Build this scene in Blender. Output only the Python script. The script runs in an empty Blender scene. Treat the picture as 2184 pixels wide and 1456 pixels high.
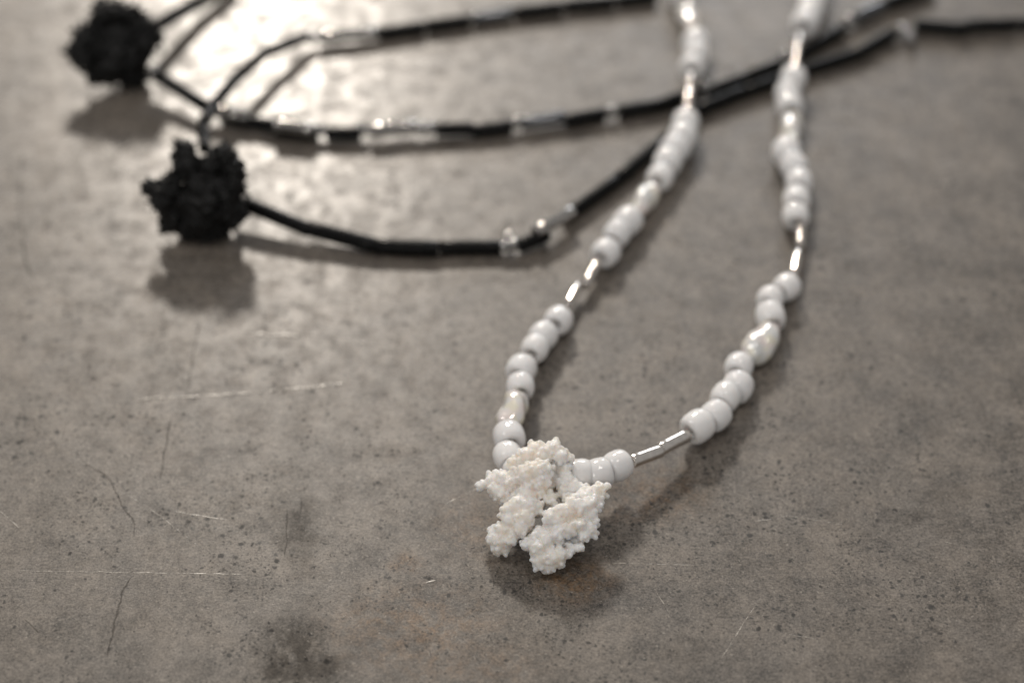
import bpy, bmesh, math, random
from mathutils import Vector, Matrix, noise
random.seed(7)
MM = 0.001
scene = bpy.context.scene
COL = scene.collection

# ------------------------------------------------------------------ camera
PITCH = math.radians(42.0)
LENS = 85.0
FPX = LENS / 36.0 * 2184.0            # focal length in photo pixels
DIST = 334.0                          # mm, camera to the floor point in the picture's middle
CAM = Vector((0.0, -DIST * math.cos(PITCH), DIST * math.sin(PITCH)))
FWD = Vector((0.0, math.cos(PITCH), -math.sin(PITCH)))
UP = Vector((0.0, math.sin(PITCH), math.cos(PITCH)))
RIGHT = Vector((1.0, 0.0, 0.0))


def at(px, py, h=0.0):
    """point of the place (mm) seen at photo pixel px,py, h mm above the floor"""
    d = FWD + RIGHT * ((px - 1092.0) / FPX) - UP * ((py - 728.0) / FPX)
    return CAM + d * ((h - CAM.z) / d.z)


cd = bpy.data.cameras.new("camera")
cam = bpy.data.objects.new("camera", cd)
COL.objects.link(cam)
cam.location = CAM * MM
cam.rotation_euler = (math.pi / 2 - PITCH, 0, 0)
cd.lens = LENS
cd.sensor_width = 36.0
cd.clip_start = 0.005
cd.clip_end = 50.0
cd.dof.use_dof = True
cd.dof.focus_distance = (at(1180, 1130, 5.0) - CAM).dot(FWD) * MM
cd.dof.aperture_fstop = 10.5
cd.dof.aperture_blades = 9
scene.camera = cam

# ------------------------------------------------------------------ light
scene.view_settings.view_transform = 'Standard'
scene.view_settings.look = 'None'
scene.view_settings.exposure = 0.0
scene.view_settings.gamma = 1.0
world = bpy.data.worlds.new("World")
scene.world = world
world.use_nodes = True
bg = world.node_tree.nodes["Background"]
bg.inputs[0].default_value = (1.0, 0.975, 0.945, 1)
bg.inputs[1].default_value = 0.325


def lamp(name, loc, target, size, power, color):
    ld = bpy.data.lights.new(name, 'AREA')
    ld.shape = 'DISK'
    ld.size = size
    ld.energy = power
    ld.color = color
    o = bpy.data.objects.new(name, ld)
    COL.objects.link(o)
    o.location = loc * MM
    o.rotation_euler = (target - loc).to_track_quat('-Z', 'Y').to_euler()
    return o


glare = at(545, 75)
vin = (glare - CAM).normalized()
vout = Vector((vin.x, vin.y, -vin.z))
lamp("spot_behind", glare + vout * 1200.0, glare, 0.120, 7.0, (1.0, 0.91, 0.80))
pend = at(1180, 1150)
lamp("spot_side", pend + Vector((-0.62, 0.06, 0.78)).normalized() * 700.0, pend, 0.200, 0.70, (1.0, 0.95, 0.90))
lamp("spot_overhead", pend + Vector((0.18, 0.02, 0.98)).normalized() * 800.0, pend, 0.10, 0.75, (1.0, 0.95, 0.90))
lamp("spot_front", pend + Vector((-0.25, -0.70, 0.66)).normalized() * 900.0, pend, 0.07, 0.60, (1.0, 0.95, 0.90))
lamp("added_back_panel", pend + Vector((0.12, 0.95, 0.32)).normalized() * 900.0, pend, 0.22, 1.1, (0.93, 0.96, 1.0))  # added soft panel low behind, gives the silver tubes their bright strip


# ------------------------------------------------------------------ node helper
class NT:
    def __init__(self, name):
        self.m = bpy.data.materials.new(name)
        self.m.use_nodes = True
        self.t = self.m.node_tree
        self.n = self.t.nodes
        self.b = self.n["Principled BSDF"]

    def link(self, a, b):
        self.t.links.new(a, b)

    def put(self, sock, v):
        if isinstance(v, bpy.types.NodeSocket):
            self.link(v, sock)
        else:
            sock.default_value = v

    def math(self, op, a, b=0.0, c=0.0, clamp=False):
        x = self.n.new("ShaderNodeMath")
        x.operation = op
        x.use_clamp = clamp
        self.put(x.inputs[0], a)
        self.put(x.inputs[1], b)
        self.put(x.inputs[2], c)
        return x.outputs[0]

    def vmath(self, op, a, b=(0, 0, 0), out=0, scale=None):
        x = self.n.new("ShaderNodeVectorMath")
        x.operation = op
        self.put(x.inputs[0], a)
        self.put(x.inputs[1], b)
        if scale is not None:
            self.put(x.inputs[3], scale)
        return x.outputs[out]

    def noise(self, vec, scale, detail=3.0, rough=0.5, color=False, dist=0.0):
        x = self.n.new("ShaderNodeTexNoise")
        self.put(x.inputs["Vector"], vec)
        x.inputs["Scale"].default_value = scale
        x.inputs["Detail"].default_value = detail
        x.inputs["Roughness"].default_value = rough
        x.inputs["Distortion"].default_value = dist
        return x.outputs[1 if color else 0]

    def voronoi(self, vec, scale, rnd=1.0):
        x = self.n.new("ShaderNodeTexVoronoi")
        self.put(x.inputs["Vector"], vec)
        x.voronoi_dimensions = '2D'
        x.inputs["Scale"].default_value = scale
        x.inputs["Randomness"].default_value = rnd
        return x.outputs["Distance"], x.outputs["Color"]

    def rng(self, v, a, b, c=0.0, d=1.0, smooth=True):
        x = self.n.new("ShaderNodeMapRange")
        if smooth:
            x.interpolation_type = 'SMOOTHSTEP'
        self.put(x.inputs[0], v)
        for i, q in enumerate((a, b, c, d)):
            self.put(x.inputs[i + 1], q)
        return x.outputs[0]

    def mix(self, f, a, b, mode='MIX'):
        x = self.n.new("ShaderNodeMix")
        x.data_type = 'RGBA'
        x.blend_type = mode
        self.put(x.inputs[0], f)
        self.put(x.inputs[6], a)
        self.put(x.inputs[7], b)
        return x.outputs[2]

    def bump(self, h, strength, dist, normal=None):
        x = self.n.new("ShaderNodeBump")
        x.inputs["Strength"].default_value = strength
        x.inputs["Distance"].default_value = dist
        self.put(x.inputs["Height"], h)
        if normal is not None:
            self.link(normal, x.inputs["Normal"])
        return x.outputs[0]

    def coords_mm(self):
        x = self.n.new("ShaderNodeTexCoord")
        return self.vmath('SCALE', x.outputs["Object"], scale=1000.0)

    def seed(self):
        x = self.n.new("ShaderNodeObjectInfo")
        return x.outputs["Random"]


def c4(r, g, b):
    return (r, g, b, 1.0)


# ------------------------------------------------------------------ materials
def mat_floor():
    t = NT("worn_concrete")
    P = t.coords_mm()
    flat = t.vmath('MULTIPLY', P, (1, 1, 0))
    wob = t.vmath('SCALE', t.vmath('SUBTRACT', t.noise(flat, 0.35, 3, 0.6, True), (0.5, 0.5, 0.5)), scale=2.2)
    wob = t.vmath('MULTIPLY', wob, (1, 1, 0))
    W = t.vmath('ADD', flat, wob)
    fine = t.vmath('MULTIPLY', t.vmath('SUBTRACT', t.noise(flat, 1.3, 2, 0.6, True), (0.5, 0.5, 0.5)), (0.9, 0.9, 0))
    F = t.vmath('ADD', flat, fine)

    def spot(px, py, r0, r1, base=W, sx=1.0, sy=1.0):
        p = at(px, py)
        d = t.vmath('LENGTH', t.vmath('MULTIPLY', t.vmath('SUBTRACT', base, (p.x, p.y, 0)), (1 / sx, 1 / sy, 0)), out=1)
        return t.rng(d, r0, r1, 1.0, 0.0)

    n_big = t.noise(flat, 0.035, 4, 0.55)
    n_mid = t.noise(W, 0.16, 5, 0.62)
    n_sml = t.noise(flat, 0.75, 5, 0.68)
    n_grain = t.noise(flat, 3.0, 3, 0.75)
    n_streak = t.noise(t.vmath('MULTIPLY', flat, (1.0, 0.35, 0)), 0.9, 4, 0.65)
    v = t.math('MULTIPLY', n_big, 0.22)
    v = t.math('MULTIPLY_ADD', n_mid, 0.48, v)
    v = t.math('MULTIPLY_ADD', n_sml, 0.34, v)
    v = t.math('MULTIPLY_ADD', n_grain, 0.70, v)
    v = t.math('MULTIPLY_ADD', n_streak, 0.14, v)
    v = t.math('MULTIPLY_ADD', t.noise(t.vmath('ADD', flat, (91.0, 33.0, 0)), 1.25, 4, 0.72), 0.42, v)
    v = t.rng(v, 0.98, 1.33, smooth=False)
    col = t.mix(v, c4(0.045, 0.0375, 0.031), c4(0.238, 0.205, 0.172))
    # warm and cool clouding of the cement
    hue = t.rng(t.noise(W, 0.11, 4, 0.6), 0.40, 0.64)
    col = t.mix(t.math('MULTIPLY', hue, 0.30), col, t.mix(1.0, col, c4(0.92, 0.98, 1.07), 'MULTIPLY'))
    # rust coloured stains
    rust = spot(1225, 1235, 1.0, 5.5, W, 1.3, 1.0)
    rust = t.math('MAXIMUM', rust, t.math('MULTIPLY', spot(1370, 1050, 1.0, 8.0, W, 1.6, 1.0), 0.75))
    rust = t.math('MAXIMUM', rust, t.math('MULTIPLY', spot(880, 1340, 1.0, 11.0, W, 1.4, 1.0), 0.8))
    rust = t.math('MAXIMUM', rust, t.math('MULTIPLY', spot(1010, 1120, 1.0, 8.0, W, 1.0, 1.2), 0.55))
    rust = t.math('MAXIMUM', rust, t.math('MULTIPLY', spot(1000, 1420, 1.0, 8.0, W, 1.6, 1.0), 0.5))
    rust = t.math('MAXIMUM', rust, t.math('MULTIPLY', spot(870, 1205, 0.5, 3.0, W), 0.8))
    rust = t.math('MULTIPLY', rust, t.rng(t.noise(W, 0.55, 5, 0.7), 0.36, 0.66))
    col = t.mix(t.math('MULTIPLY', rust, 0.95), col, t.mix(1.0, col, c4(1.18, 0.80, 0.46), 'MULTIPLY'))
    # dark smudges; the last two spots only darken the floor by the pendant
    sm = spot(625, 1405, 2.0, 7.5, W, 0.9, 1.4)
    sm = t.math('MAXIMUM', sm, t.math('MULTIPLY', spot(695, 1420, 1.0, 4.5, W), 0.9))
    sm = t.math('MAXIMUM', sm, t.math('MULTIPLY', spot(640, 1130, 1.5, 6.0, W, 0.55, 1.7), 0.75))
    sm = t.math('MAXIMUM', sm, t.math('MULTIPLY', spot(600, 1080, 0.3, 5.0, W, 0.5, 1.2), 0.35))
    sm = t.math('MAXIMUM', sm, t.math('MULTIPLY', spot(1470, 1390, 0.5, 5.0, W), 0.35))
    sm = t.math('MAXIMUM', sm, t.math('MULTIPLY', spot(2010, 1055, 0.3, 4.0, W, 1.4, 0.6), 0.5))
    sm = t.math('MAXIMUM', sm, t.math('MULTIPLY', spot(1935, 1100, 0.3, 3.5, W, 1.3, 0.6), 0.5))
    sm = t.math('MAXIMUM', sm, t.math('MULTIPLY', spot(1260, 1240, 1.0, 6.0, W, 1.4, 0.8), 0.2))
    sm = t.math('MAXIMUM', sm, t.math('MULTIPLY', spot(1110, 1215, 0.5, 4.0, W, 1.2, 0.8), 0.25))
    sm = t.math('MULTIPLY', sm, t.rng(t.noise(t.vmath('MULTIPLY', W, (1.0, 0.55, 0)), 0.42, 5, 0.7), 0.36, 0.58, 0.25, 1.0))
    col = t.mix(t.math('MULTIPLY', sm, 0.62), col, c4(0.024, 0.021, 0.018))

    # pits and dark specks of three sizes
    def pits(scale, rmax, keep, seedoff):
        d, cc = t.voronoi(t.vmath('ADD', F, (seedoff, seedoff * 0.7, 0)), scale)
        s = t.n.new("ShaderNodeSeparateColor")
        t.link(cc, s.inputs[0])
        dens = t.rng(t.noise(flat, 0.075, 4, 0.65), 0.34, 0.64, -0.28, 0.12)
        on = t.rng(t.math('ADD', s.outputs[0], dens), 1.0 - keep, 1.0, 0.0, 1.0, smooth=False)
        r = t.math('MULTIPLY', on, rmax)
        lo = t.math('MULTIPLY', r, 0.45)
        return t.math('MULTIPLY', t.rng(d, lo, t.math('ADD', r, 0.001), 1.0, 0.0), t.math('GREATER_THAN', on, 0.02))

    p1 = pits(0.42, 0.20, 0.42, 3.1)
    p2 = pits(1.0, 0.34, 0.40, 17.7)
    p3 = pits(2.1, 0.42, 0.30, 41.3)
    pit = t.math('MAXIMUM', t.math('MAXIMUM', p1, t.math('MULTIPLY', p2, 0.9)), t.math('MULTIPLY', p3, 0.75))
    col = t.mix(t.math('MULTIPLY', pit, 0.92), col, c4(0.020, 0.018, 0.016))
    # pale mineral flecks
    d, cc = t.voronoi(t.vmath('ADD', F, (77.0, 9.0, 0)), 1.5)
    s = t.n.new("ShaderNodeSeparateColor")
    t.link(cc, s.inputs[0])
    fl = t.math('MULTIPLY', t.rng(d, 0.06, 0.20, 1.0, 0.0), t.math('GREATER_THAN', s.outputs[1], 0.86))
    col = t.mix(t.math('MULTIPLY', fl, 0.45), col, c4(0.42, 0.38, 0.33))

    t.link(col, t.b.inputs["Base Color"])
    # polish: worn smoother in places, dull in pits and cracks
    ro = t.rng(t.noise(flat, 0.30, 4, 0.65), 0.30, 0.72, 0.38, 0.56)
    ro = t.math('MULTIPLY_ADD', pit, 0.2, ro)
    t.link(ro, t.b.inputs["Roughness"])
    t.b.inputs["IOR"].default_value = 1.5
    dull = t.math('SUBTRACT', 1.0, sm, clamp=True)
    t.link(t.math('MULTIPLY_ADD', dull, 0.32, 0.14), t.b.inputs["Specular IOR Level"])
    t.link(t.math('MULTIPLY', dull, t.rng(t.noise(W, 0.34, 4, 0.7), 0.34, 0.68, 0.10, 0.54)), t.b.inputs["Coat Weight"])
    t.link(t.math('MULTIPLY', ro, 0.52), t.b.inputs["Coat Roughness"])
    # relief
    h = t.math('MULTIPLY', n_grain, 0.030)
    h = t.math('MULTIPLY_ADD', n_sml, 0.032, h)
    t.link(t.bump(h, 0.55, MM), t.b.inputs["Normal"])
    return t.m


def mat_porcelain():
    t = NT("white_glass_bead")
    r = t.seed()
    col = t.mix(r, c4(0.90, 0.89, 0.885), c4(0.84, 0.835, 0.84))
    t.link(col, t.b.inputs["Base Color"])
    P = t.coords_mm()
    t.b.inputs["Roughness"].default_value = 0.08
    t.b.inputs["Specular IOR Level"].default_value = 0.55
    t.b.inputs["Subsurface Weight"].default_value = 0.6
    t.b.inputs["Subsurface Radius"].default_value = (1.0, 0.9, 0.85)
    t.b.inputs["Subsurface Scale"].default_value = 0.9 * MM
    h = t.noise(t.vmath('ADD', P, t.vmath('SCALE', (31.0, 17.0, 9.0), scale=r)), 1.6, 2, 0.5)
    t.link(t.bump(h, 0.35, 0.10 * MM), t.b.inputs["Normal"])
    return t.m


def mat_pearl():
    t = NT("iridescent_pearl")
    P = t.coords_mm()
    n = t.noise(P, 0.45, 3, 0.5)
    col = t.mix(t.rng(n, 0.36, 0.62), c4(0.92, 0.83, 0.80), c4(0.86, 0.87, 0.86))  # pink and cream tints put the iridescent highlights into the base colour
    col = t.mix(t.rng(t.noise(t.vmath('ADD', P, (40.0, 7.0, 3.0)), 0.6, 2, 0.5), 0.48, 0.62, 0.0, 0.8), col, c4(0.92, 0.88, 0.72))
    t.link(col, t.b.inputs["Base Color"])
    t.b.inputs["Roughness"].default_value = 0.13
    t.b.inputs["Metallic"].default_value = 0.22
    t.b.inputs["Specular IOR Level"].default_value = 0.9
    t.b.inputs["Coat Weight"].default_value = 0.7
    t.b.inputs["Coat Roughness"].default_value = 0.04
    t.b.inputs["Thin Film IOR"].default_value = 1.7
    th = t.rng(t.noise(P, 0.5, 2, 0.5), 0.3, 0.7, 330.0, 640.0, smooth=False)
    t.link(th, t.b.inputs["Thin Film Thickness"])
    t.link(t.bump(t.noise(P, 0.8, 2, 0.5), 0.25, 0.2 * MM), t.b.inputs["Normal"])
    return t.m


def mat_simple(name, col, rough, metal=0.0, spec=0.5, coat=0.0, trans=0.0, bump=0.0, bscale=1.0):
    t = NT(name)
    P = t.coords_mm()
    r = t.seed()
    v = t.noise(t.vmath('ADD', P, t.vmath('SCALE', (40.0, 23.0, 11.0), scale=r)), bscale, 3, 0.6)
    k = t.rng(v, 0.25, 0.75, 0.82, 1.12, smooth=False)
    t.link(t.vmath('SCALE', col, scale=k), t.b.inputs["Base Color"])
    t.link(t.rng(v, 0.3, 0.7, rough * 0.8, rough * 1.25, smooth=False), t.b.inputs["Roughness"])
    t.b.inputs["Metallic"].default_value = metal
    t.b.inputs["Specular IOR Level"].default_value = spec
    t.b.inputs["Coat Weight"].default_value = coat
    t.b.inputs["Coat Roughness"].default_value = 0.03
    t.b.inputs["Transmission Weight"].default_value = trans
    if bump:
        t.link(t.bump(v, bump, 0.2 * MM), t.b.inputs["Normal"])
    return t.m


def mat_coral():
    t = NT("white_coral")
    P = t.coords_mm()
    n = t.noise(P, 0.28, 3, 0.6)
    g = t.noise(P, 3.2, 3, 0.6)
    col = t.mix(t.rng(n, 0.38, 0.66), c4(0.90, 0.875, 0.855), c4(0.90, 0.83, 0.75))
    t.link(col, t.b.inputs["Base Color"])
    t.link(t.rng(g, 0.35, 0.65, 0.22, 0.5), t.b.inputs["Roughness"])
    t.b.inputs["Subsurface Weight"].default_value = 1.0
    t.b.inputs["Subsurface Radius"].default_value = (1.0, 0.85, 0.70)
    t.b.inputs["Subsurface Scale"].default_value = 1.3 * MM
    t.link(t.bump(g, 0.3, 0.10 * MM), t.b.inputs["Normal"])
    return t.m


M_FLOOR = mat_floor()
M_BEAD = mat_porcelain()
M_PEARL = mat_pearl()
M_SILVER = mat_simple("silver_lined_glass", (0.78, 0.735, 0.69), 0.08, 1.0, 0.5, 1.0, 0.0, 0.12, 1.5)
M_CORAL = mat_coral()
M_BLACK = mat_simple("black_glass", (0.007, 0.007, 0.007), 0.26, 0.0, 0.11, 0.0, 0.0, 0.12, 0.9)
M_MATTE = mat_simple("black_coral", (0.009, 0.009, 0.009), 0.34, 0.0, 0.2, 0.0, 0.0, 0.3, 2.5)
M_GREY = mat_simple("gunmetal_glass", (0.12, 0.125, 0.135), 0.2, 0.9, 0.5, 0.6, 0.0, 0.1, 1.0)
M_SPARK = mat_simple("silver_seed_glass", (0.34, 0.335, 0.33), 0.07, 1.0, 0.5, 1.0, 0.0, 0.15, 2.0)
M_SMOKE = mat_simple("smoky_glass", (0.40, 0.385, 0.37), 0.08, 0.9, 0.7, 1.0, 0.0, 0.12, 1.2)
M_THREAD = mat_simple("nylon_thread", (0.62, 0.60, 0.57), 0.4)
M_DARK_THREAD = mat_simple("dark_thread", (0.02, 0.02, 0.02), 0.6)


# ------------------------------------------------------------------ meshes
def lathe(name, profile, n=28, closed=True):
    """profile: (radius, z) ring list, in mm; closed profiles make a ring with a hole"""
    verts, faces = [], []
    m = len(profile)
    for i in range(n):
        a = 2 * math.pi * i / n
        for (r, z) in profile:
            verts.append((r * math.cos(a) * MM, r * math.sin(a) * MM, z * MM))
    last = m if closed else m - 1
    for i in range(n):
        j = (i + 1) % n
        for k in range(last):
            l = (k + 1) % m
            faces.append((i * m + k, j * m + k, j * m + l, i * m + l))
    me = bpy.data.meshes.new(name)
    me.from_pydata(verts, [], faces)
    me.shade_smooth()
    bm = bmesh.new()
    bm.from_mesh(me)
    bmesh.ops.recalc_face_normals(bm, faces=bm.faces)
    bm.to_mesh(me)
    bm.free()
    return me


def bead_mesh(name, R, L, hole, squash=2.35, n=32):
    """a rocaille: fat rounded wall round a narrow hole"""
    prof = []
    steps = 26
    rc, hw, hl = (R + hole) / 2, (R - hole) / 2, L / 2
    for k in range(steps):
        a = 2 * math.pi * k / steps
        ca, sa = math.cos(a), math.sin(a)
        e = 2.0 / squash
        prof.append((rc + hw * math.copysign(abs(ca) ** e, ca), hl * math.copysign(abs(sa) ** e, sa)))
    return lathe(name, prof, n)


def tube_mesh(name, R, L, hole, n=20, bev=0.12):
    h = L / 2
    prof = [(R - bev, -h), (R - bev * 0.3, -h + bev * 0.3), (R, -h + bev), (R, -h * 0.5), (R, 0), (R, h * 0.5), (R, h - bev), (R - bev * 0.3, h - bev * 0.3), (R - bev, h),
            (hole + bev * 0.5, h), (hole, h - bev * 0.6), (hole, 0), (hole, -h + bev * 0.6), (hole + bev * 0.5, -h)]
    return lathe(name, prof, n)


def pearl_mesh(name, R, L, seed, n=56, m=44):
    """irregular long pearl with a twisted hollow running round it"""
    verts, faces = [], []
    off = Vector((seed * 7.3, seed * 3.1, seed * 1.7))
    for i in range(m + 1):
        u = i / m
        z = (u - 0.5) * L
        body = max(0.0, 1 - abs(2 * u - 1) ** 2.6) ** 0.5
        r0 = 0.42 + (R - 0.42) * body
        for j in range(n):
            a = 2 * math.pi * j / n
            tw = a + seed + 2.6 * (u - 0.5)
            w = 1 - 0.30 * body * max(0.0, math.cos(tw)) ** 3 - 0.20 * body * max(0.0, math.cos(tw + 2.4 + 0.9 * u)) ** 4
            p = Vector((math.cos(a), math.sin(a), z * 0.5))
            w += 0.06 * body * noise.noise(p * 1.3 + off)
            verts.append((r0 * w * math.cos(a) * MM, r0 * w * math.sin(a) * MM, z * MM))
    for i in range(m):
        for j in range(n):
            k = (j + 1) % n
            faces.append((i * n + j, i * n + k, (i + 1) * n + k, (i + 1) * n + j))
    faces.append(tuple(range(n))[::-1])
    faces.append(tuple(m * n + j for j in range(n)))
    me = bpy.data.meshes.new(name)
    me.from_pydata(verts, [], faces)
    me.shade_smooth()
    return me


def path_mesh(name, pts, r, n=8):
    """round thread through the points (mm)"""
    verts, faces = [], []
    for i, p in enumerate(pts):
        d = (pts[min(i + 1, len(pts) - 1)] - pts[max(i - 1, 0)]).normalized()
        s = d.cross(Vector((0, 0, 1)))
        s = s.normalized() if s.length > 1e-4 else Vector((1, 0, 0))
        u = s.cross(d).normalized()
        for k in range(n):
            a = 2 * math.pi * k / n
            verts.append(((p + s * (r * math.cos(a)) + u * (r * math.sin(a))) * MM)[:])
    for i in range(len(pts) - 1):
        for k in range(n):
            j = (k + 1) % n
            faces.append((i * n + k, i * n + j, (i + 1) * n + j, (i + 1) * n + k))
    faces.append(tuple(range(n))[::-1])
    faces.append(tuple((len(pts) - 1) * n + k for k in range(n)))
    me = bpy.data.meshes.new(name)
    me.from_pydata(verts, [], faces)
    me.shade_smooth()
    return me


def link(name, me, material, parent=None):
    if material is not None and not me.materials:
        me.materials.append(material)
    o = bpy.data.objects.new(name, me)
    COL.objects.link(o)
    if parent is not None:
        o.parent = parent
    return o


def thing(name, label, cat, loc):
    o = bpy.data.objects.new(name, None)
    o.empty_display_size = 0.01
    COL.objects.link(o)
    o.location = loc * MM
    o["label"] = label
    o["category"] = cat
    return o


def place(o, root, p, d, spin=0.0, scale=(1, 1, 1)):
    """put a part at point p (mm) with its own z along d"""
    q = d.normalized().to_track_quat('Z', 'Y')
    o.rotation_mode = 'QUATERNION'
    o.rotation_quaternion = q @ Matrix.Rotation(spin, 4, 'Z').to_quaternion()
    o.location = p * MM - root.location
    o.scale = scale


# ------------------------------------------------------------------ floor
def build_floor():
    nx, ny = 60, 60
    size = 1.6
    verts, faces = [], []
    for j in range(ny + 1):
        for i in range(nx + 1):
            verts.append(((i / nx - 0.5) * size, (j / ny - 0.5) * size, 0.0))
    for j in range(ny):
        for i in range(nx):
            a = j * (nx + 1) + i
            faces.append((a, a + 1, a + nx + 2, a + nx + 1))
    me = bpy.data.meshes.new("floor")
    me.from_pydata(verts, [], faces)
    o = link("floor", me, M_FLOOR)
    o["kind"] = "structure"
    return o


FLOOR = build_floor()

DARK_LINES = [([(205, 1000), (228, 1015), (245, 1045), (258, 1070), (268, 1092), (285, 1110), (287, 1145)], 0.30, 0.85),
            ([(280, 1230), (260, 1262), (252, 1300), (228, 1400)], 0.42, 0.8),
            ([(365, 890), (357, 930), (342, 1022)], 0.36, 0.7),
            ([(428, 680), (415, 740), (400, 830)], 0.40, 0.35),
            ([(50, 510), (55, 560), (72, 590)], 0.75, 0.5),
            ([(48, 330), (42, 430), (50, 510)], 0.6, 0.2),
            ([(160, 965), (185, 990), (225, 1012)], 0.22, 0.6),
            ([(612, 1085), (611, 1150), (606, 1185)], 0.30, 0.6),
            ([(643, 1060), (642, 1095)], 0.30, 0.5),
            ([(52, 1320), (85, 1350)], 0.28, 0.6),
            ([(1785, 740), (1820, 795)], 0.3, 0.10),
            ([(1335, 1103), (1408, 1075), (1435, 1055)], 0.25, 0.55),
            ([(2135, 1208), (2184, 1206)], 0.22, 0.7),
            ([(515, 709), (600, 712), (820, 722)], 0.30, 0.35),
            ([(1540, 1141), (1562, 1137)], 0.28, 0.8),
            ([(1800, 225), (1820, 180)], 0.6, 0.3),
            ([(60, 880), (120, 950)], 0.22, 0.4)]
PALE_LINES = [([(0, 1216), (300, 1221), (520, 1224)], 0.16, 0.75, 0.0),
             ([(280, 852), (520, 838), (760, 815)], 0.42, 0.85, 0.0),
             ([(530, 713), (600, 714), (640, 716)], 0.6, 0.8, 0.0),
             ([(735, 728), (790, 730)], 0.35, 0.6, 0.0),
             ([(240, 1040), (320, 1085), (430, 1170)], 0.15, 0.5, 0.0),
             ([(0, 1090), (40, 1125)], 0.15, 0.5, 0.0),
             ([(365, 1090), (490, 1109)], 0.17, 0.55, 0.0),
             ([(1610, 1111), (1690, 1100)], 0.17, 0.8, 0.0),
             ([(1650, 1095), (1795, 1118)], 0.16, 0.6, 0.0),
             ([(1608, 1295), (1560, 1370), (1535, 1410)], 0.13, 0.6, 0.0),
             ([(1395, 1255), (1430, 1310)], 0.17, 0.5, 0.0),
             ([(930, 1085), (1020, 1040)], 0.16, 0.55, 0.0),
             ([(1995, 1153), (2030, 1158)], 0.18, 0.7, 0.0),
             ([(1300, 1200), (1480, 1205)], 0.15, 0.3, 0.0),
             ([(905, 1243), (930, 1238)], 0.25, 0.9, 0.0),
             ([(1680, 1352), (1740, 1362)], 0.17, 0.5, 0.0)]


def line_mesh(name, path, width, crest, seed):
    """narrow wandering mark along the photo path, a few hundredths of a millimetre proud, with across/along UVs"""
    rnd = random.Random(seed)
    P = [at(x, y) for x, y in path]
    pts = []
    for i in range(len(P) - 1):
        p0, p1, p2, p3 = P[max(i - 1, 0)], P[i], P[i + 1], P[min(i + 2, len(P) - 1)]
        n = max(3, int((p2 - p1).length / 0.45))
        for k in range(n):
            t = k / n
            pts.append(0.5 * ((2 * p1) + (p2 - p0) * t + (2 * p0 - 5 * p1 + 4 * p2 - p3) * t * t + (3 * p1 - p0 - 3 * p2 + p3) * t ** 3))
    pts.append(P[-1])
    verts, faces, uvs = [], [], []
    across = (-1.0, -0.5, 0.0, 0.5, 1.0)
    off = rnd.uniform(0, 50)
    run = 0.0
    for i, p in enumerate(pts):
        d = (pts[min(i + 1, len(pts) - 1)] - pts[max(i - 1, 0)]).normalized()
        s = Vector((-d.y, d.x, 0))
        f = i / (len(pts) - 1)
        wob = width * 0.7 * noise.noise(Vector((run * 0.5 + off, 0, 0))) + width * 0.5 * noise.noise(Vector((run * 1.7, off, 0)))
        w = width * (0.65 + 0.7 * noise.noise(Vector((run * 0.8, 3.0, off)))) * min(1.0, 0.25 + 6 * min(f, 1 - f))
        if i:
            run += (p - pts[i - 1]).length
        for v in across:
            q = p + s * (wob + v * w)
            hh = 0.008 + crest * (1 - v * v) * (1 + 0.8 * noise.noise(Vector((run * 2.3, v, off))))
            verts.append((q.x * MM, q.y * MM, max(hh, 0.006) * MM))
            uvs.append((run + off, v))
    for i in range(len(pts) - 1):
        for k in range(4):
            a = i * 5 + k
            faces.append((a + 1, a, a + 5, a + 6))
    me = bpy.data.meshes.new(name)
    me.from_pydata(verts, [], faces)
    uv = me.uv_layers.new(name="UVMap")
    for l in me.loops:
        uv.data[l.index].uv = uvs[l.vertex_index]
    me.shade_smooth()
    return me


def mat_line(name, col, rough, solid, lo, hi):
    t = NT(name)
    uv = t.n.new("ShaderNodeUVMap").outputs[0]
    s = t.n.new("ShaderNodeSeparateXYZ")
    t.link(uv, s.inputs[0])
    edge = t.rng(t.math('ABSOLUTE', s.outputs[1]), 0.25, 1.0, 1.0, 0.0)
    P = t.coords_mm()
    g = t.rng(t.noise(P, 0.7, 3, 0.65), lo, hi)
    k = t.noise(P, 3.0, 2, 0.6)
    t.link(t.math('MULTIPLY', t.math('MULTIPLY', edge, g), solid), t.b.inputs["Alpha"])
    t.link(t.vmath('SCALE', col, scale=t.rng(k, 0.3, 0.7, 0.75, 1.25)), t.b.inputs["Base Color"])
    t.b.inputs["Roughness"].default_value = rough
    return t.m


M_CRACK = mat_line("crack_dirt", (0.055, 0.045, 0.036), 0.6, 0.46, 0.22, 0.5)
M_SCRATCH = mat_line("worn_scratch", (0.42, 0.385, 0.34), 0.28, 1.0, 0.36, 0.58)
for i, (path, w, k) in enumerate(DARK_LINES):
    link("crack", line_mesh("crack", path, w * 0.8 * (0.4 + 0.6 * k), 0.0, 300 + i), M_CRACK, FLOOR)
for i, (path, w, k, _) in enumerate(PALE_LINES):
    link("scratch", line_mesh("scratch", path, w * 0.8, 0.034 if w > 0.3 else 0.018, 400 + i), M_SCRATCH, FLOOR)


# ------------------------------------------------------------------ coral flowers
def ico(sub):
    bm = bmesh.new()
    bmesh.ops.create_icosphere(bm, subdivisions=sub, radius=1.0)
    vs = [v.co[:] for v in bm.verts]
    fs = [tuple(v.index for v in f.verts) for f in bm.faces]
    bm.free()
    return vs, fs


ICO = {1: ico(1), 2: ico(2)}


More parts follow.
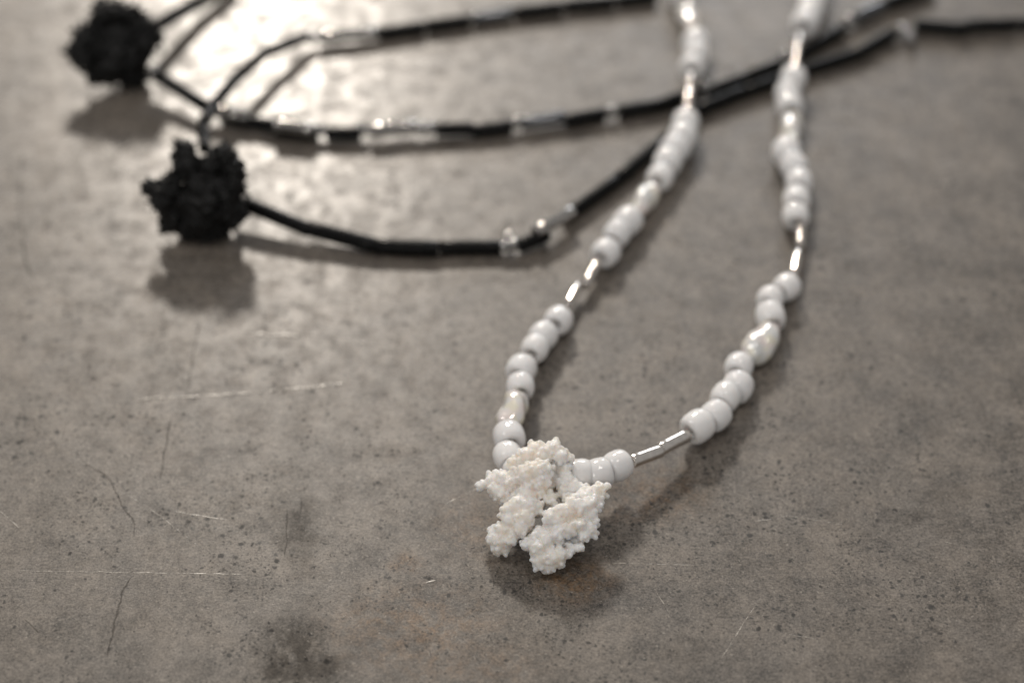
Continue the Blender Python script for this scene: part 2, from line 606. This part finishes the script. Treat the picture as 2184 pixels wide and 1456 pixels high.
def coral_mesh(name, blobs, seed, voxel=0.105, grains=1.2, gmin=0.18, gmax=0.40, origin=Vector((0, 0, 0)), low=0.0, spike=0.02):
    """one knobbly petal: blobs (mm point, radius mm) closely set with small grains, fused into one skin"""
    rnd = random.Random(seed)
    verts, faces = [], []

    def ball(p, r, sub):
        vs, fs = ICO[sub]
        k0 = len(verts)
        verts.extend((p.x + r * x, p.y + r * y, p.z + r * z) for x, y, z in vs)
        faces.extend((a + k0, b + k0, c + k0) for a, b, c in fs)

    for p, r in blobs:
        ball(p, r, 2)
    for i, (p, r) in enumerate(blobs):
        k = int(grains * 15 * r * r) + 6
        for _ in range(k):
            v = Vector((rnd.gauss(0, 1), rnd.gauss(0, 1), rnd.gauss(0, 1))).normalized()
            q = p + v * (r * rnd.uniform(0.84, 1.02))
            if any((q - p2).length < r2 * 0.88 for j, (p2, r2) in enumerate(blobs) if j != i):
                continue
            g = rnd.uniform(gmin, gmax)
            if q.z - g < low:
                continue
            ball(q, g, 2)
            if rnd.random() < spike:
                w = (v + Vector((rnd.uniform(-.5, .5), rnd.uniform(-.5, .5), rnd.uniform(-.5, .5)))).normalized()
                for k in range(rnd.randint(1, 1 if gmax < 0.45 else 4)):
                    q = q + w * g * 0.95
                    g *= 0.86
                    if q.z - g > low:
                        ball(q, g, 1)
    me = bpy.data.meshes.new(name + "_raw")
    me.from_pydata(verts, [], faces)
    tmp = bpy.data.objects.new(name + "_raw", me)
    COL.objects.link(tmp)
    md = tmp.modifiers.new("remesh", 'REMESH')
    md.mode = 'VOXEL'
    md.voxel_size = voxel
    s = tmp.modifiers.new("smooth", 'SMOOTH')
    s.factor = 0.5
    s.iterations = 2
    dg = bpy.context.evaluated_depsgraph_get()
    out = bpy.data.meshes.new_from_object(tmp.evaluated_get(dg))
    out.name = name
    bpy.data.objects.remove(tmp)
    bpy.data.meshes.remove(me)
    nv = len(out.vertices)
    cos, nor = [0.0] * (3 * nv), [0.0] * (3 * nv)
    out.vertices.foreach_get("co", cos)
    out.vertices.foreach_get("normal", nor)
    for i in range(0, 3 * nv, 3):
        c = Vector(cos[i:i + 3])
        k = noise.noise(c * 1.1) * 0.12 + noise.noise(c * 2.6) * 0.04
        cos[i:i + 3] = (c + Vector(nor[i:i + 3]) * k - origin) * MM
    out.vertices.foreach_set("co", cos)
    out.update()
    out.shade_smooth()
    return out


# unit note: blob helper points are in mm, so the voxel remesh above works in mm and is scaled last
RISE = 0.85      # how tall the clusters stand


def blobs_px(rows, rise=RISE):
    return [(at(x, y, max(z * rise, r * 0.8)), r) for (x, y, z, r) in rows]


def white_pendant(root):
    C = lambda x, y: (1000 + x / 4.55, 920 + y / 4.55)      # close-up grid to photo pixels
    petals = {
        "top": [(640, 180, 10.2, 1.15), (560, 240, 9.6, 1.25), (700, 260, 9.8, 1.2), (820, 170, 10.4, 1.05), (890, 240, 9.8, 1.05),
                (960, 260, 9.0, 0.75), (480, 300, 8.8, 1.15), (700, 150, 10.3, 0.75), (850, 110, 10.8, 0.55), (620, 130, 10.6, 0.55),
                (430, 330, 8.4, 0.9)],
        "crown": [(640, 380, 9.6, 1.35), (720, 350, 9.7, 1.15), (560, 420, 8.9, 1.35), (700, 470, 8.7, 1.2), (470, 420, 8.2, 1.1),
                  (770, 400, 9.0, 0.55), (620, 500, 8.0, 1.2)],
        "left": [(330, 470, 7.2, 1.25), (400, 490, 7.4, 1.05), (260, 460, 6.9, 1.05), (210, 500, 6.4, 0.85), (300, 580, 6.4, 1.15),
                 (250, 560, 6.2, 0.9), (150, 520, 6.2, 0.70), (340, 640, 5.6, 0.95), (105, 525, 6.1, 0.45), (220, 430, 7.0, 0.55)],
        "heart": [(480, 720, 6.7, 1.35), (580, 700, 6.8, 1.15), (400, 760, 6.1, 1.15), (520, 830, 6.0, 1.35), (400, 860, 5.4, 1.15),
                  (560, 620, 7.2, 1.05), (660, 720, 6.5, 0.85), (350, 800, 5.4, 0.85), (600, 790, 6.0, 0.7), (500, 930, 5.2, 1.15),
                  (560, 900, 5.2, 0.8), (690, 590, 7.2, 0.75), (700, 780, 6.2, 0.45)],
        "foot": [(330, 960, 4.0, 1.1), (270, 970, 3.6, 0.85), (240, 1040, 2.9, 0.95), (320, 1060, 2.9, 1.15), (400, 1040, 3.6, 0.95),
                 (290, 1130, 2.0, 0.85), (350, 1140, 2.0, 0.75), (430, 1000, 4.2, 0.9), (235, 960, 3.4, 0.5)],
        "fold": [(1000, 710, 7.7, 0.97), (900, 770, 7.5, 1.08), (800, 830, 7.1, 1.03), (1080, 730, 7.5, 1.03), (1160, 700, 7.3, 0.97),
                 (960, 790, 7.3, 0.80), (860, 860, 6.9, 0.85), (1000, 850, 5.9, 1.08), (900, 910, 5.5, 1.14), (790, 950, 5.1, 1.08), (690, 990, 5.0, 0.97), (1120, 820, 6.0, 1.08),
                 (1070, 900, 6.3, 0.85), (970, 950, 6.1, 0.91), (860, 1000, 5.6, 0.97), (760, 1040, 5.0, 0.97), (640, 1040, 4.6, 0.85), (1010, 905, 6.2, 0.63), (900, 960, 5.9, 0.68),
                 (560, 1100, 3.9, 0.80), (660, 1130, 4.0, 1.03), (780, 1110, 3.9, 0.97), (870, 1050, 4.7, 0.80), (1190, 800, 6.2, 0.85), (590, 1060, 4.3, 0.57), (720, 1170, 3.4, 0.80)],
        "wing": [(1240, 590, 7.4, 0.85), (1160, 620, 7.3, 1.0), (1100, 620, 7.2, 0.9), (1230, 650, 7.0, 0.9), (1290, 560, 7.6, 0.65),
                 (1330, 535, 7.7, 0.40), (1260, 540, 7.7, 0.5), (1300, 620, 7.0, 0.5), (1020, 660, 7.0, 0.85), (950, 640, 6.6, 0.7), (1240, 720, 6.5, 0.75)],
        "skirt": [(720, 1220, 2.9, 1.05), (800, 1230, 3.0, 1.1), (880, 1190, 3.5, 1.0), (700, 1290, 2.0, 0.8), (790, 1300, 2.0, 0.85),
                  (870, 1270, 2.4, 0.75), (760, 1340, 1.4, 0.5), (640, 1230, 2.7, 0.65), (960, 1110, 3.2, 0.85), (1050, 1060, 3.5, 0.85),
                  (1120, 1000, 5.0, 0.95), (1180, 950, 5.2, 0.85), (1080, 1120, 3.9, 0.6), (1220, 890, 5.4, 0.6), (1220, 990, 4.8, 0.5),
                  (1020, 1020, 3.8, 0.9), (1140, 930, 5.6, 0.8), (950, 1200, 3.2, 0.5), (1000, 1130, 3.8, 0.6)],
        "side": [(930, 350, 8.2, 0.95), (940, 440, 7.6, 1.0), (900, 500, 7.2, 0.8), (1000, 500, 7.0, 0.95), (1060, 540, 6.7, 0.85),
                 (980, 570, 6.6, 0.8), (880, 300, 8.8, 0.7), (900, 580, 6.8, 0.5), (1130, 560, 6.6, 0.6)],
        "web": [(780, 590, 7.0, 0.55), (820, 640, 6.6, 0.5), (800, 680, 6.5, 0.6), (840, 720, 6.2, 0.45), (930, 600, 6.7, 0.55), (760, 640, 6.8, 0.5)],
    }
    fused = {"body": ["crown", "heart", "web", "side", "left", "foot"], "fold": ["fold", "wing", "skirt"]}
    near_pts = lambda keys: blobs_px([(*C(x, y), z, r) for k in keys for (x, y, z, r) in petals[k]])
    core = [(at(1130, 1070, 4.2), 2.0), (at(1160, 1035, 5.0), 1.6), (at(1205, 1130, 3.6), 1.8), (at(1110, 1115, 3.4), 1.7), (at(1100, 1065, 4.4), 1.4),
            (at(1120, 1050, 5.2), 1.5), (at(1215, 1055, 4.6), 1.5), (at(1180, 1165, 2.6), 1.7), (at(1140, 1150, 2.0), 1.5), (at(1160, 1190, 1.3), 1.1)]
    o_mm = root.location / MM
    body = link("pendant", coral_mesh("pendant", core + near_pts(fused["body"]), 5, origin=o_mm, low=0.05), M_CORAL, root)
    for i, keys in enumerate((["top"], fused["fold"])):
        link("petal", coral_mesh("petal", near_pts(keys), 20 + i, origin=o_mm, low=0.05), M_CORAL, body)
    return body


def dark_pendant(root, rows, core, seed):
    body = link("pendant", coral_mesh("pendant", blobs_px(core), seed, voxel=0.2, gmin=0.3, gmax=0.55, origin=root.location / MM, low=0.05), M_MATTE, root)
    for i, r in enumerate(rows):
        link("petal", coral_mesh("petal", blobs_px(r, 0.93), seed + 1 + i, voxel=0.17, gmin=0.28, gmax=0.5, grains=0.7, spike=0.55, origin=root.location / MM, low=0.05), M_MATTE, body)
    return body


# ------------------------------------------------------------------ strands
BEADS = [bead_mesh("bead", 2.0, 3.15, 0.50), bead_mesh("bead", 1.93, 2.95, 0.48, 2.2), bead_mesh("bead", 2.06, 3.3, 0.52, 2.5)]
PEARLS = {}


def strand(root, items, kinds, thread_mat, thread_r, seed):
    """items: ('b', x, y, h) beads, ('p', x0, y0, x1, y1, h, width) pearls, ('t', x0, y0, h0, x1, y1, h1) tubes"""
    rnd = random.Random(seed)
    pts, cen = [], []
    for it in items:
        if it[0] in kinds['round']:
            p = at(it[1], it[2], it[3])
            cen.append((p, p, p))
        else:
            a = at(it[1], it[2], it[3])
            b = at(it[4], it[5], it[6])
            cen.append((a, (a + b) / 2, b))
    n = len(items)
    for i, it in enumerate(items):
        a, p, b = cen[i]
        if it[0] in kinds['round']:
            nm, meshes, m, jit = kinds['round'][it[0]]
            prv = cen[i - 1][2] if i else p + (p - cen[i + 1][0])
            nxt = cen[i + 1][0] if i < n - 1 else p + (p - cen[i - 1][2])
            d1 = (p - prv)
            d2 = (nxt - p)
            d = (d1.normalized() + d2.normalized()) if d1.length > 1e-6 and d2.length > 1e-6 else (nxt - prv)
            d = d.normalized() + Vector((rnd.uniform(-1, 1), rnd.uniform(-1, 1), rnd.uniform(-1, 1))) * jit
            o = link(nm, rnd.choice(meshes), m, root)
            s = rnd.uniform(0.97, 1.03) * (it[4] if len(it) > 4 else (1.1 if it[2] < 350 and nm == "bead" else 1.03))
            place(o, root, p, d, rnd.uniform(0, 6.28), (s, s, s * rnd.uniform(0.96, 1.04)))
            pts.append(p)
        else:
            nm, maker, m = kinds['long'][it[0]]
            L = (b - a).length
            w = it[7] if len(it) > 7 else None
            o = link(nm, maker(L, w, i), m, root)
            place(o, root, p, b - a, rnd.uniform(0, 6.28) if len(it) < 9 else it[8])
            pts += [a + (p - a) * 0.1, p, b + (p - b) * 0.1]
    o = link("thread", path_mesh("thread", [q - root.location / MM for q in pts], thread_r), thread_mat, root)
    return o


def silver_tube(L, w, i):
    return tube_mesh("tube_bead", w or 0.82, L, 0.42, 24, 0.10)


def black_tube(L, w, i):
    return tube_mesh("bugle_bead", (w or 0.92) * 1.16, L * 0.99, 0.40, 14, 0.20)


def pearl(L, w, i):
    return pearl_mesh("pearl", w or 1.95, L, i * 0.77 + 0.4)


GLASS_ROUND = [bead_mesh("seed_bead", 0.92, 1.3, 0.33, 2.2, 20)]
WHITE = {'round': {'b': ("bead", BEADS, M_BEAD, 0.14)},
         'long': {'t': ("tube_bead", silver_tube, M_SILVER), 'p': ("pearl", pearl, M_PEARL)}}
DARK = {'round': {'r': ("seed_bead", GLASS_ROUND, M_SPARK, 0.1)},
        'long': {'k': ("bugle_bead", black_tube, M_BLACK), 'c': ("glossy_bugle_bead", black_tube, M_SMOKE), 'g': ("grey_bugle_bead", black_tube, M_GREY)}}

# --- white necklace
white = thing("necklace", "white beaded necklace with silver tube beads, pearls and a white coral flower pendant in front", "necklace", at(1170, 1230, 0))
white_pendant(white)
left_strand = [
    ('b', 1441, -75, 2.0), ('b', 1447, -42, 2.0), ('b', 1453, -8, 2.0), ('p', 1459, 14, 2.0, 1479, 74, 2.1, 1.8, 0.4), ('b', 1483, 92, 2.2), ('b', 1485, 117, 2.4), ('b', 1476, 143, 2.6),
    ('t', 1473, 162, 3.0, 1471, 196, 3.2), ('t', 1470, 198, 3.2, 1466, 246, 2.9), ('b', 1462, 262, 2.7), ('b', 1455, 292, 2.4), ('b', 1440, 318, 2.1), ('b', 1424, 345, 2.0), ('b', 1408, 378, 2.0),
    ('p', 1394, 398, 2.0, 1354, 455, 2.0, 1.85, 2.0), ('b', 1338, 473, 2.0), ('b', 1316, 499, 2.0), ('b', 1292, 539, 2.0),
    ('t', 1275, 559, 2.0, 1246, 611, 1.8, 0.72), ('t', 1232, 610, 1.7, 1208, 655, 1.8, 0.66), ('b', 1191, 683, 2.0), ('b', 1159, 716, 2.1), ('b', 1141, 743, 2.3), ('b', 1112, 788, 2.5), ('b', 1110, 824, 2.7),
    ('p', 1105, 842, 2.9, 1080, 910, 3.6, 2.05, 3.4), ('b', 1086, 932, 3.9), ('b', 1083, 973, 4.4), ('b', 1104, 1005, 4.8, 0.9)]
right_strand = [
    ('b', 1196, 1018, 4.8, 0.95), ('b', 1235, 1013, 4.7, 1.03), ('b', 1277, 1010, 4.5, 0.98), ('b', 1317, 993, 4.3, 1.08), ('t', 1348, 984, 3.9, 1410, 961, 3.4, 0.86), ('t', 1408, 958, 3.4, 1466, 928, 2.8, 0.9),
    ('b', 1488, 909, 2.7, 1.04), ('b', 1526, 886, 2.3, 1.04), ('b', 1548, 846, 2.1), ('b', 1573, 825, 2.0, 1.04), ('b', 1576, 782, 2.0, 1.02),
    ('p', 1597, 766, 2.0, 1650, 700, 2.0, 2.25, 0.6), ('b', 1643, 675, 2.0), ('b', 1643, 638, 2.0), ('b', 1678, 612, 2.0),
    ('t', 1692, 590, 1.8, 1702, 540, 1.7, 0.72), ('t', 1706, 530, 1.7, 1708, 478, 1.8, 0.74), ('b', 1697, 461, 2.0), ('b', 1699, 426, 2.0), ('b', 1704, 389, 2.0), ('b', 1693, 355, 2.0), ('b', 1678, 325, 2.0),
    ('p', 1684, 309, 2.0, 1690, 245, 2.0, 1.85, 1.2), ('b', 1684, 226, 2.1), ('b', 1680, 200, 2.3), ('b', 1692, 168, 2.7),
    ('t', 1695, 150, 3.1, 1699, 112, 3.1, 0.58), ('t', 1700, 110, 3.1, 1707, 74, 2.8, 0.58), ('b', 1717, 50, 2.3), ('b', 1728, 25, 2.1), ('b', 1736, -4, 2.0), ('b', 1741, -36, 2.0), ('b', 1746, -70, 2.0)]
strand(white, left_strand, WHITE, M_THREAD, 0.22, 3)
strand(white, right_strand, WHITE, M_THREAD, 0.22, 4)

# --- nearer black necklace
near = thing("necklace", "black bugle bead necklace whose dark coral pendant lies nearer the camera", "necklace", at(430, 505, 0))
dark_pendant(near, [
    [(392, 325, 12.8, 1.5), (405, 350, 11.8, 1.8), (384, 314, 13.2, 0.8), (388, 365, 10.8, 1.5), (400, 312, 13.2, 0.7)],
    [(470, 335, 12.6, 1.7), (495, 355, 11.4, 1.6), (455, 350, 11.8, 1.7), (508, 372, 10.6, 1.2), (482, 325, 13.0, 1.0), (500, 395, 9.4, 1.6)],
    [(365, 400, 9.2, 1.7), (340, 408, 8.6, 1.4), (320, 398, 8.8, 1.05), (312, 405, 8.5, 0.7), (350, 430, 7.4, 1.4), (335, 435, 7.2, 0.8), (322, 390, 9.0, 0.7)],
    [(370, 455, 4.6, 1.9), (365, 480, 2.8, 1.3), (395, 480, 2.2, 1.9), (430, 485, 1.9, 1.9), (465, 478, 2.1, 1.9), (490, 465, 3.0, 1.5), (400, 500, 1.0, 1.1), (450, 500, 1.0, 1.2), (425, 504, 0.9, 1.0)],
    [(490, 425, 7.4, 1.8), (508, 440, 6.4, 1.2), (505, 465, 4.6, 1.2), (480, 450, 6.0, 1.7)],
], [(430, 400, 9.5, 2.5), (445, 430, 7.5, 2.7), (400, 430, 7.2, 2.3), (430, 460, 4.8, 2.6), (425, 365, 10.6, 2.0), (470, 400, 9.0, 2.2), (440, 380, 10.5, 1.8)], 100)
near_tail = [
    ('k', 498, 424, 3.4, 662, 492, 2.0), ('k', 656, 486, 2.0, 800, 524, 1.3, 1.02), ('k', 798, 525, 1.2, 936, 531, 1.1, 1.0), ('k', 936, 528, 1.1, 1070, 528, 1.0),
    ('r', 1078, 524, 1.4), ('r', 1084, 505, 1.9), ('r', 1096, 521, 1.5), ('k', 1106, 525, 1.4, 1168, 500, 1.4), ('c', 1140, 496, 2.4, 1222, 450, 2.4, 0.85), ('k', 1206, 462, 1.2, 1318, 384, 1.1),
    ('k', 1318, 382, 1.1, 1412, 304, 1.0), ('k', 1414, 302, 1.0, 1490, 234, 0.95), ('k', 1492, 234, 0.95, 1590, 196, 0.95, 1.0), ('k', 1592, 196, 0.95, 1700, 158, 0.95),
    ('k', 1702, 156, 0.95, 1828, 116, 1.0), ('k', 1824, 118, 1.0, 1908, 70, 1.2), ('r', 1924, 62, 1.3), ('r', 1942, 84, 1.0), ('k', 1950, 54, 1.2, 2064, 64, 1.2), ('k', 2060, 56, 1.2, 2172, 52, 1.2), ('k', 2175, 52, 1.2, 2290, 40, 1.2)]
near_top = [
    ('k', 437, 318, 9.0, 432, 268, 7.4, 0.8), ('k', 434, 262, 7.0, 458, 220, 5.8, 0.85), ('k', 458, 222, 5.6, 502, 168, 4.5, 0.8), ('k', 500, 170, 4.5, 566, 112, 3.9, 0.8), ('k', 564, 114, 3.9, 655, 77, 2.0, 0.8), ('r', 664, 83, 1.6),
    ('c', 676, 80, 1.6, 804, 70, 1.4, 0.9), ('k', 804, 72, 1.2, 906, 58, 1.1), ('k', 908, 56, 1.1, 1004, 44, 1.1), ('g', 1006, 40, 1.1, 1092, 29, 1.1), ('k', 1094, 28, 1.1, 1200, 16, 1.1), ('k', 1202, 14, 1.1, 1312, 4, 1.1), ('k', 1314, 3, 1.1, 1400, -6, 1.1)]
strand(near, near_tail, DARK, M_DARK_THREAD, 0.2, 5)
strand(near, near_top, DARK, M_DARK_THREAD, 0.2, 6)

# --- farther black necklace
far = thing("necklace", "black bugle bead necklace farther back with its dark pendant in the top left corner", "necklace", at(245, 190, 0))
dark_pendant(far, [
    [(225, 30, 11.5, 1.9), (215, 12, 12.2, 1.1), (250, 30, 11.8, 1.8), (280, 35, 11.2, 1.5)],
    [(300, 55, 10.2, 1.9), (322, 72, 9.0, 1.5), (310, 95, 8.0, 1.8), (335, 82, 8.4, 0.9)],
    [(190, 80, 8.6, 2.0), (165, 105, 7.4, 1.6), (150, 112, 7.2, 0.8), (180, 125, 6.2, 1.7), (170, 85, 8.2, 0.9)],
    [(205, 150, 4.0, 1.7), (235, 160, 3.0, 1.7), (270, 158, 2.2, 1.7), (295, 145, 3.0, 1.6), (200, 168, 2.8, 1.0), (285, 172, 1.2, 1.2), (300, 166, 1.4, 1.2), (265, 176, 1.0, 0.9)],
], [(245, 80, 8.6, 2.6), (215, 110, 6.8, 2.5), (260, 115, 6.4, 2.7), (290, 120, 5.8, 2.2), (240, 140, 4.8, 2.3), (280, 75, 9.0, 2.2), (215, 65, 9.4, 2.2)], 200)
far_tail = [
    ('r', 330, 152, 3.6), ('k', 334, 160, 3.4, 442, 230, 2.4, 0.9), ('c', 446, 232, 2.2, 506, 246, 2.1, 0.9), ('r', 520, 248, 2.0), ('k', 470, 248, 1.3, 592, 270, 1.3), ('c', 586, 266, 2.3, 670, 278, 2.1, 0.9), ('k', 590, 278, 1.1, 678, 286, 1.1), ('r', 683, 277, 1.7), ('k', 694, 285, 1.3, 770, 285, 1.3),
    ('r', 772, 275, 1.8), ('c', 786, 280, 1.8, 888, 270, 1.8), ('r', 898, 274, 1.7), ('r', 918, 274, 1.6), ('k', 928, 277, 1.4, 1010, 275, 1.3), ('k', 1008, 280, 1.2, 1092, 270, 1.2), ('r', 1101, 262, 1.5), ('g', 1112, 264, 1.4, 1206, 250, 1.4),
    ('k', 1204, 258, 1.2, 1290, 243, 1.2), ('r', 1303, 238, 1.5), ('k', 1318, 238, 1.2, 1412, 224, 1.2), ('k', 1412, 222, 1.2, 1490, 196, 1.1), ('r', 1505, 186, 1.6), ('k', 1512, 196, 1.0, 1600, 164, 1.0), ('k', 1600, 162, 1.0, 1664, 138, 1.0), ('r', 1674, 122, 1.5),
    ('k', 1684, 130, 1.0, 1800, 62, 1.2), ('r', 1813, 44, 1.4), ('g', 1826, 38, 1.3, 1886, 10, 1.3), ('k', 1888, 10, 1.2, 1990, -30, 1.2)]
far_top = [('k', 322, 62, 4.6, 410, 12, 2.6, 0.95), ('k', 412, 12, 2.4, 500, -32, 1.3, 0.95)]
strand(far, far_tail, DARK, M_DARK_THREAD, 0.2, 8)
strand(far, far_top, DARK, M_DARK_THREAD, 0.2, 9)
